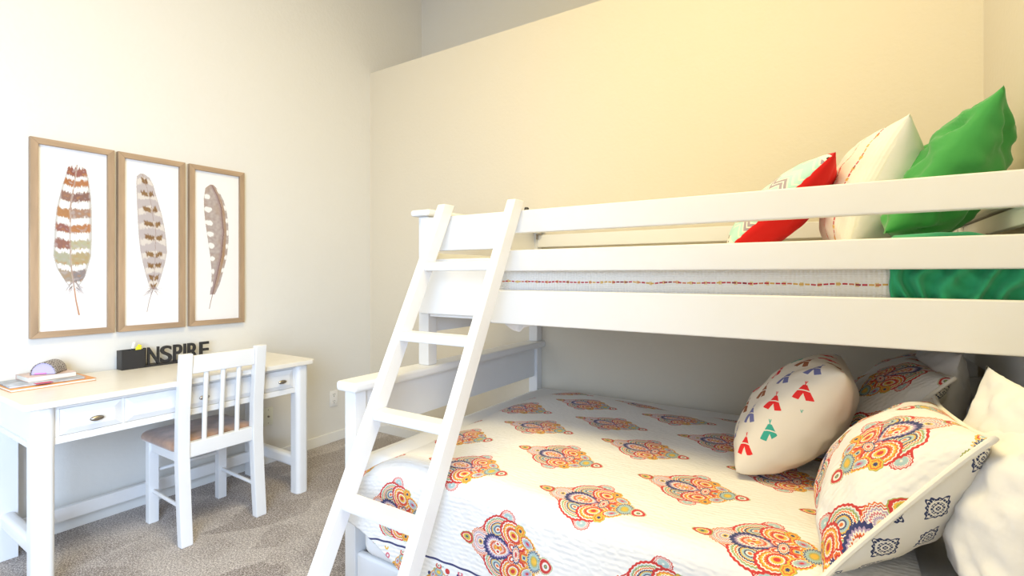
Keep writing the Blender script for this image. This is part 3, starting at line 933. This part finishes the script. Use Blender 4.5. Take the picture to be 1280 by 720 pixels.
# ------------------------------------------------------------------ framed feathers
FX = XL
FR = [(.760, 1.092), (1.108, 1.436), (1.460, 1.788)]
FZ0, FZ1 = .974, 1.940
FEATHERS = [
 ([(1.838, .935, .948), (1.821, .903, .977), (1.773, .894, .987), (1.74, .885, .99), (1.679, .873, .997), (1.609, .86, 1.0), (1.536, .854, 1.0), (1.456, .851, 1.0), (1.375, .847, .997), (1.314, .86, .983), (1.274, .879, .974), (1.246, .894, .961), (1.213, .913, .941)],
  [(1.837, .94), (1.738, .929), (1.616, .913), (1.455, .913), (1.334, .916), (1.213, .929)], [(1.213, .929), (1.153, .935), (1.075, .948)]),
 ([(1.841, 1.216, 1.232), (1.824, 1.199, 1.259), (1.785, 1.196, 1.278), (1.72, 1.198, 1.294), (1.632, 1.201, 1.318), (1.543, 1.205, 1.335), (1.476, 1.209, 1.343), (1.409, 1.216, 1.347), (1.341, 1.228, 1.335), (1.273, 1.243, 1.318), (1.228, 1.255, 1.306), (1.197, 1.263, 1.29)],
  [(1.841, 1.224), (1.765, 1.247), (1.7, 1.263), (1.522, 1.29), (1.341, 1.286), (1.197, 1.276)], [(1.197, 1.276), (1.139, 1.259), (1.072, 1.247)]),
 ([(1.835, 1.584, 1.603), (1.81, 1.556, 1.631), (1.743, 1.547, 1.665), (1.669, 1.549, 1.685), (1.596, 1.556, 1.693), (1.497, 1.57, 1.695), (1.397, 1.584, 1.685), (1.297, 1.593, 1.661), (1.223, 1.591, 1.641), (1.159, 1.582, 1.612)],
  [(1.835, 1.593), (1.77, 1.627), (1.698, 1.651), (1.549, 1.665), (1.398, 1.651), (1.248, 1.619), (1.159, 1.598)], [(1.159, 1.598), (1.11, 1.586), (1.071, 1.579)])]

def interp(tab, z, k):
    zs = [t[0] for t in tab][::-1]; vs = [t[k] for t in tab][::-1]
    return float(np.interp(z, zs, vs))
def lerp(a, b, t):
    t = max(0., min(1., t)); return tuple(x + (y - x) * t for x, y in zip(a, b))
def smooth(e0, e1, x):
    t = max(0., min(1., (x - e0) / (e1 - e0))); return t * t * (3 - 2 * t)
WHITE = (.86, .85, .85)
BANDS1 = [(1.807, (.30, .09, .07), (.33, .12, .10), .020), (1.750, (.46, .16, .05), (.50, .20, .08), .016), (1.681, (.32, .17, .13), (.27, .14, .12), .022), (1.597, (.50, .24, .10), (.42, .26, .19), .022),
          (1.520, (.34, .13, .11), (.52, .22, .09), .020), (1.439, (.33, .15, .12), (.52, .50, .33), .021), (1.367, (.47, .47, .34), (.50, .40, .22), .030), (1.280, (.42, .33, .24), (.30, .26, .26), .028)]
BANDS2 = [1.813, 1.741, 1.656, 1.575, 1.498, 1.404, 1.341, 1.273, 1.225]
def paint(k, z, y, s, sp):
    """k: which feather, s: -1..1 across the vane, sp: distance from the spine (signed, m)"""
    nz = noise.noise(V((y * 60, z * 60, k * 5.)))
    nb_ = noise.noise(V((y * 14, z * 14, k * 3. + 9)))
    jag = noise.noise(V((y * 260, z * 14, k * 7.))) * .014 + .004 * nb_
    if k == 0:
        c = lerp((.82, .80, .77), (.66, .62, .59), smooth(.72, 1., abs(s)))
        for zc, left, right, hw in BANDS1:
            d = z - (zc - .012 * (1 - abs(s)) + .007 * nb_) + jag
            if abs(d) < hw + .006:
                col = left if sp < 0 else right
                col = lerp(col, (.58, .28, .10), smooth(.0, .5, nz) * (.6 if d < 0 else .25))
                col = lerp(col, (.55, .47, .45), smooth(.1, .5, -nz) * .6)
                a = smooth(hw + .004, hw - .003, abs(d)) * smooth(.0, .004, abs(sp) - .0004) * smooth(1.0, .90, abs(s))
                c = lerp(c, col, a)
        if abs(sp) < .0022: c = lerp(c, (.42, .22, .14), .75)
    elif k == 1:
        c = (.60, .53, .53)
        d0 = math.sin((z + .02 * abs(s) + .006 * nb_ + jag * .7) * 2 * PI / .082 + 1.1)
        c = lerp(c, (.83, .76, .70), smooth(.05, .5, d0 + nz * .5))
        for zc in BANDS2:
            d = z - (zc - .014 * (1 - abs(s)) + .006 * nb_) + jag
            for s0, w0 in ((-.35, .32), (.35, .33)):
                if zc > 1.8: s0 *= .3
                a = smooth(.017, .009, abs(d)) * smooth(w0, w0 - .10, abs(s - s0) + .1 * nz)
                c = lerp(c, lerp((.24, .12, .05), (.34, .20, .08), nz + .5), a)
        c = lerp(c, (.58, .50, .50), smooth(.86, 1.0, abs(s)) * .8)
        if abs(sp) < .0014: c = lerp(c, (.40, .27, .22), .8)
    else:
        c = lerp((.47, .38, .36), (.60, .52, .49), .5 + nz * .8)
        c = lerp(c, (.46, .27, .12), smooth(.0, .012, sp) * smooth(.75, .2, s) + .25 * smooth(-.2, .4, nb_))
        c = lerp(c, (.38, .27, .29), smooth(.02, .004, abs(sp)) * (.8 if sp < 0 else .2))
        for side, zs in ((-1, (1.76, 1.68, 1.60, 1.53, 1.46, 1.38, 1.30, 1.22)), (1, (1.80, 1.70, 1.62, 1.545, 1.46, 1.39, 1.31))):
            for zc in zs:
                e = math.hypot((z - zc) / .019, (s - side * .80) / .24)
                c = lerp(c, (.84, .82, .80), smooth(1.05, .75, e + nz * .3))
        if abs(sp) < .003: c = lerp(c, (.25, .13, .09), .8)
    kk = .80 if max(c) - min(c) > .06 or max(c) < .65 else 1.0
    return tuple(x * kk for x in c) + (1.,)

LAB_F = ['oak framed print of a broad brown and olive banded feather, first above the desk', 'oak framed print of a lilac feather with dark brown spots, middle of the row', 'oak framed print of a curved taupe feather with white edge spots, nearest the corner']
for k, (y0, y1) in enumerate(FR):
    t = thing('framed_feather_print', LAB_F[k], 'picture', (FX, (y0 + y1) / 2, FZ0), 'framed feather prints')
    fw, dp = .0295, .030
    for (loop, mt) in (([(y0, FZ0), (y0 + fw, FZ0 + fw), (y0 + fw, FZ1 - fw), (y0, FZ1)], 'oak'), ([(y1, FZ0), (y1, FZ1), (y1 - fw, FZ1 - fw), (y1 - fw, FZ0 + fw)], 'oak'),
                       ([(y0, FZ0), (y1, FZ0), (y1 - fw, FZ0 + fw), (y0 + fw, FZ0 + fw)], 'oak_h'), ([(y0, FZ1), (y0 + fw, FZ1 - fw), (y1 - fw, FZ1 - fw), (y1, FZ1)], 'oak_h')):
        b = nb(); prism(b, loop, 'x', FX + .001, FX + dp, .0015); obj('frame_side', b, mt, t)
    b = nb(); box(b, FX + .001, FX + .012, y0 + fw - .004, y1 - fw + .004, FZ0 + fw - .004, FZ1 - fw + .004, 0); pp = obj('print', b, 'paper', t)
    rows, spine, quill = FEATHERS[k]
    xq = FX + .0126
    bm = nb(); cl = bm.loops.layers.float_color.new('Col')
    z1, z0 = rows[0][0], rows[-1][0]
    NZ, NS = 250, 44
    pts, cols = [], []
    for i in range(NZ + 1):
        z = z1 + (z0 - z1) * i / NZ
        a, c = interp(rows, z, 1), interp(rows, z, 2); ys = interp(spine, z, 1)
        rag = .0022 * noise.noise(V((z * 190, k, 0)))
        rp, rc = [], []
        for j in range(NS + 1):
            s = 2 * j / NS - 1
            y = (a + c) / 2 + (c - a) / 2 * s + rag * abs(s) ** 3 * (1 if s > 0 else -1)
            sag = .02 * s * s if k != 2 else .012 * s * s
            rp.append(V((xq, y, z)))
            ss = (y - ys) / max(.004, (c - ys) if y > ys else (ys - a))
            rc.append(paint(k, z, y, ss, y - ys))
        pts.append(rp); cols.append(rc)
    vs = [[bm.verts.new(p) for p in r] for r in pts]
    for i in range(NZ):
        for j in range(NS):
            ix = [(i, j), (i + 1, j), (i + 1, j + 1), (i, j + 1)]
            f = bm.faces.new([vs[p_][q_] for p_, q_ in ix])
            for l, (p_, q_) in zip(f.loops, ix): l[cl] = cols[p_][q_]
    def stroke(pl, wds, col):
        n_ = len(pl)
        A_ = [(bm.verts.new((xq + .0002, y - w_ / 2, z)), bm.verts.new((xq + .0002, y + w_ / 2, z))) for (z, y), w_ in zip(pl, wds)]
        for p_, q_ in zip(A_, A_[1:]):
            f = bm.faces.new((p_[0], q_[0], q_[1], p_[1]))
            for l in f.loops: l[cl] = col + (1.,)
    qc = [(.50, .28, .18), (.42, .33, .32), (.34, .22, .18)][k]
    stroke(quill, [.0055, .006, .0075] if k == 0 else [.004, .0035, .003], qc)
    if k < 2:                                        # downy barbs at the base of the vane
        rnd = random.Random(20 + k)
        zb, yb_ = quill[0]
        for i in range(46 if k == 0 else 34):
            side = rnd.choice((-1, 1)); L_ = rnd.uniform(.02, .06 if k == 0 else .05); ang = rnd.uniform(-1.1, .5)
            zz = zb + rnd.uniform(-.01, .045 if k == 0 else .02); yy = yb_ + side * rnd.uniform(.0, .012)
            q1 = (zz + L_ * .5 * math.sin(ang), yy + side * L_ * .5 * math.cos(ang)); q2 = (zz + L_ * math.sin(ang) - .006, yy + side * L_ * math.cos(ang))
            stroke([(zz, yy), q1, q2], [.0024, .0018, .0006], lerp((.30, .26, .30), (.55, .40, .34), rnd.random()))
        if k == 1: stroke([(zb - .012, yb_), (zb - .028, yb_ - .035), (zb - .045, yb_ - .078)], [.003, .003, .0012], (.45, .40, .42))
    bmesh.ops.recalc_face_normals(bm, faces=bm.faces)
    if sum(f.normal.x for f in bm.faces) < 0: bmesh.ops.reverse_faces(bm, faces=bm.faces)
    obj('feather', bm, 'feather', pp)

# ------------------------------------------------------------------ wall plates
def plate(label, y0, y1, z0, z1, duplex, mt):
    t = thing('outlet' if duplex else 'cable_socket', label, 'outlet' if duplex else 'socket', (XL, (y0 + y1) / 2, z0))
    b = nb(); box(b, XL + .0005, XL + .007, y0, y1, z0, z1, .003); obj('cover_plate', b, mt, t)
    ym, zm = (y0 + y1) / 2, (z0 + z1) / 2
    if duplex:
        for dz in (-.026, .026):
            b = nb(); prism(b, rrect(ym - .017, ym + .017, zm + dz - .018, zm + dz + .018, .010), 'x', XL + .007, XL + .009); r = obj('receptacle', b, mt, t)
            for dy, h0, h1, hw in ((-.007, 0, .010, .0015), (.007, 0, .010, .0015), (0, -.012, -.006, .003)):
                b = nb(); box(b, XL + .009, XL + .0094, ym + dy - hw, ym + dy + hw, zm + dz + h0, zm + dz + h1, 0); obj('slot', b, 'slot', r)
    else:
        b = nb(); tube(b, [(XL + .0072, ym, zm), (XL + .016, ym, zm)], .006, 14); obj('jack', b, 'nickel', t)
        for dz in (-.045, .045):
            b = nb(); tube(b, [(XL + .0072, ym, zm + dz), (XL + .0082, ym, zm + dz)], .003, 10); obj('screw', b, 'nickel', t)
plate('white double power outlet on the wall between desk and bunk bed', 2.458, 2.530, .272, .392, True, 'plate')
plate('cream cable socket plate on the wall below the desk, beside the chair back', 1.928, 1.998, .258, .378, False, 'plate_cream')

# ------------------------------------------------------------------ things on the desk
# pen holder with the word
ph = thing('pen_holder', 'black pen holder with cut-out letters spelling INSPIRE on the desk', 'pen holder', (-3.18, 1.30, DZ))
b = nb()
hx0, hx1, hy0, hy1, hz = -3.215, -3.148, 1.100, 1.206, DZ + .100
w_ = .008
for a in ((hx0, hx0 + w_, hy0, hy1, DZ, hz), (hx1 - w_, hx1, hy0, hy1, DZ, hz), (hx0 + w_, hx1 - w_, hy0, hy0 + w_, DZ, hz), (hx0 + w_, hx1 - w_, hy1 - w_, hy1, DZ, hz), (hx0 + w_, hx1 - w_, hy0 + w_, hy1 - w_, DZ, DZ + w_)):
    box(b, *a, .0008)
obj('cup', b, 'black_wood', ph)
b = nb(); box(b, hx0, hx1, hy1 + .0005, 1.552, DZ, DZ + .010, .001); obj('base_strip', b, 'black_wood', ph)
def letter(chr_, y0, y1, h):
    cu = bpy.data.curves.new('letter', 'FONT'); cu.body = chr_; cu.extrude = .008; cu.offset = .012; cu.size = 1.0
    cu.extrude = .1
    tmp = bpy.data.objects.new('letter_tmp', cu); COL.objects.link(tmp)
    dg = bpy.context.evaluated_depsgraph_get(); dg.update()
    me = bpy.data.meshes.new_from_object(tmp.evaluated_get(dg))
    bpy.data.objects.remove(tmp); bpy.data.curves.remove(cu)
    bm = nb(); bm.from_mesh(me); bpy.data.meshes.remove(me)
    xs = [v.co.x for v in bm.verts]; ys = [v.co.y for v in bm.verts]
    for v in bm.verts:
        fy = (v.co.x - min(xs)) / (max(xs) - min(xs)); fz = (v.co.y - min(ys)) / (max(ys) - min(ys)); d = v.co.z
        v.co = V((-3.172 + d / .1 * .007, y0 + fy * (y1 - y0), DZ + .010 + fz * h))
    bmesh.ops.recalc_face_normals(bm, faces=bm.faces)
    obj('letter', bm, 'black_wood', ph, angle=30)
for c_, y0, y1 in (('I', 1.2075, 1.2175), ('N', 1.226, 1.282), ('S', 1.289, 1.346), ('P', 1.354, 1.399), ('I', 1.408, 1.420), ('R', 1.429, 1.486), ('E', 1.494, 1.546)):
    letter(c_, y0, y1, .094)
pen = thing('marker', 'white marker pen with black cap band standing in the pen holder', 'pen', (-3.185, 1.150, DZ + .009))
b = nb(); tube(b, [(-3.188, 1.145, DZ + .010), (-3.182, 1.160, DZ + .105)], .006, 12); lab(obj('barrel', b, 'black_metal', pen), 'black barrel')
b = nb(); tube(b, [(-3.1819, 1.1603, DZ + .107), (-3.179, 1.168, DZ + .140)], .0068, 12); lab(obj('cap', b, 'plate', pen), 'white cap')
hl = thing('highlighter', 'yellow highlighter leaning out of the pen holder', 'pen', (-3.17, 1.178, DZ + .009))
b = nb(); hexa(b, [(-3.176, 1.150, DZ + .012), (-3.164, 1.150, DZ + .012), (-3.164, 1.168, DZ + .010), (-3.176, 1.168, DZ + .010), (-3.176, 1.173, DZ + .118), (-3.164, 1.173, DZ + .118), (-3.164, 1.198, DZ + .108), (-3.176, 1.198, DZ + .108)], .004, 2)
obj('barrel', b, 'yellow', hl)
b = nb(); hexa(b, [(-3.175, 1.176, DZ + .1185), (-3.165, 1.176, DZ + .1185), (-3.165, 1.196, DZ + .1095), (-3.175, 1.196, DZ + .1095), (-3.173, 1.184, DZ + .128), (-3.167, 1.184, DZ + .128), (-3.167, 1.199, DZ + .119), (-3.173, 1.199, DZ + .119)], .002, 1)
obj('cap', b, 'yellow', hl)

def book(name, label, x0, x1, y0, y1, z0, z1, cover, ang=0, spine_right=False):
    cx_, cy_ = (x0 + x1) / 2, (y0 + y1) / 2
    def rot(bm):
        for v in bm.verts:
            dx, dy = v.co.x - cx_, v.co.y - cy_
            v.co.x, v.co.y = cx_ + dx * math.cos(ang) - dy * math.sin(ang), cy_ + dx * math.sin(ang) + dy * math.cos(ang)
        return bm
    t = thing(name, label, 'book' if name != 'magazine' else 'magazine', (cx_, cy_, z0))
    c_ = .0016
    b = nb()
    box(b, x0, x1, y0, y1, z0, z0 + c_, .0004); box(b, x0, x1, y0, y1, z1 - c_, z1, .0004); box(b, x0, x0 + c_, y0, y1, z0, z1, .0004)
    obj('cover', rot(b), cover, t)
    b = nb(); box(b, x0 + c_ + .0002, x1 - .003, y0 + .003, y1 - .003, z0 + c_ + .0002, z1 - c_ - .0002, .0004); obj('pages', rot(b), 'page', t)
    return t
book('magazine', 'orange covered magazine at the bottom of the stack on the desk', -3.175, -2.955, .632, .930, DZ + .0004, DZ + .0124, 'orange_book', .03)
book('magazine', 'grey covered magazine lying on the orange one', -3.175, -2.985, .640, .900, DZ + .0128, DZ + .0204, 'grey_book', -.02)
book('paperback_book', 'thick paperback with pale pinkish cover on top of the magazines', -3.185, -3.035, .705, .880, DZ + .0208, DZ + .043, 'pale_book', .05)
b = nb(); box(b, -2.991, -2.952, .718, .775, DZ + .0208, DZ + .0214, 0); tag(obj('bookmark', b, 'crimson'), 'crimson paper slip sticking out between the magazines', 'bookmark')
# arched case: half-round shell with a flat bottom, lying on the paperback
cs = thing('glasses_case', 'grey half-round case with black scribbled print and lavender end, on the paperback', 'case', (-3.11, .80, DZ + .0434))
zc = DZ + .0434
ax = V((-.80, .60, 0)).normalized(); sd = V((.60, .80, 0)).normalized()
c0 = V((-3.068, .768, zc)); Lc = .105; rw, rh = .048, .056
P, UV = [], []
for i in range(13):
    u_ = Lc * i / 12; rp, ru = [], []
    for j in range(25):
        t_ = PI * j / 24
        rp.append(c0 + ax * u_ + sd * rw * math.cos(t_) + V((0, 0, rh * math.sin(t_)))); ru.append((u_ + .03, .055 * t_))
    P.append(rp); UV.append(ru)
bm = nb(); sheet(bm, P, UV, 0)
o = obj('shell', bm, 'case', cs); md = o.modifiers.new('t', 'SOLIDIFY'); md.thickness = .004; md.offset = -1
def half_disc(d, s, mt, nm, zb=0., zt=1.):
    b = nb(); loop = [c0 + ax * d + sd * (rw - .005) * s * math.cos(PI * j / 20) + V((0, 0, .001 + (rh - .005) * s * math.sin(PI * j / 20))) for j in range(21)]
    v0 = [b.verts.new(p) for p in loop]; v1 = [b.verts.new(p + ax * .004) for p in loop]
    b.faces.new(v0); b.faces.new(v1[::-1])
    for k_ in range(21): b.faces.new((v0[k_], v1[k_], v1[(k_ + 1) % 21], v0[(k_ + 1) % 21]))
    bmesh.ops.recalc_face_normals(b, faces=b.faces)
    return lab(obj(nm, b, mt, cs), 'pale lavender end')
half_disc(.004, 1., 'lavender', 'end_panel'); half_disc(Lc - .008, 1., 'lavender', 'end_panel')
b = nb(); tube(b, [c0 + ax * .001 - sd * .03 + V((0, 0, .005)), c0 + ax * .001 + sd * .012 + V((0, 0, .005))], .0028, 8); lab(obj('trim_strip', b, 'magenta', cs), 'magenta strip')
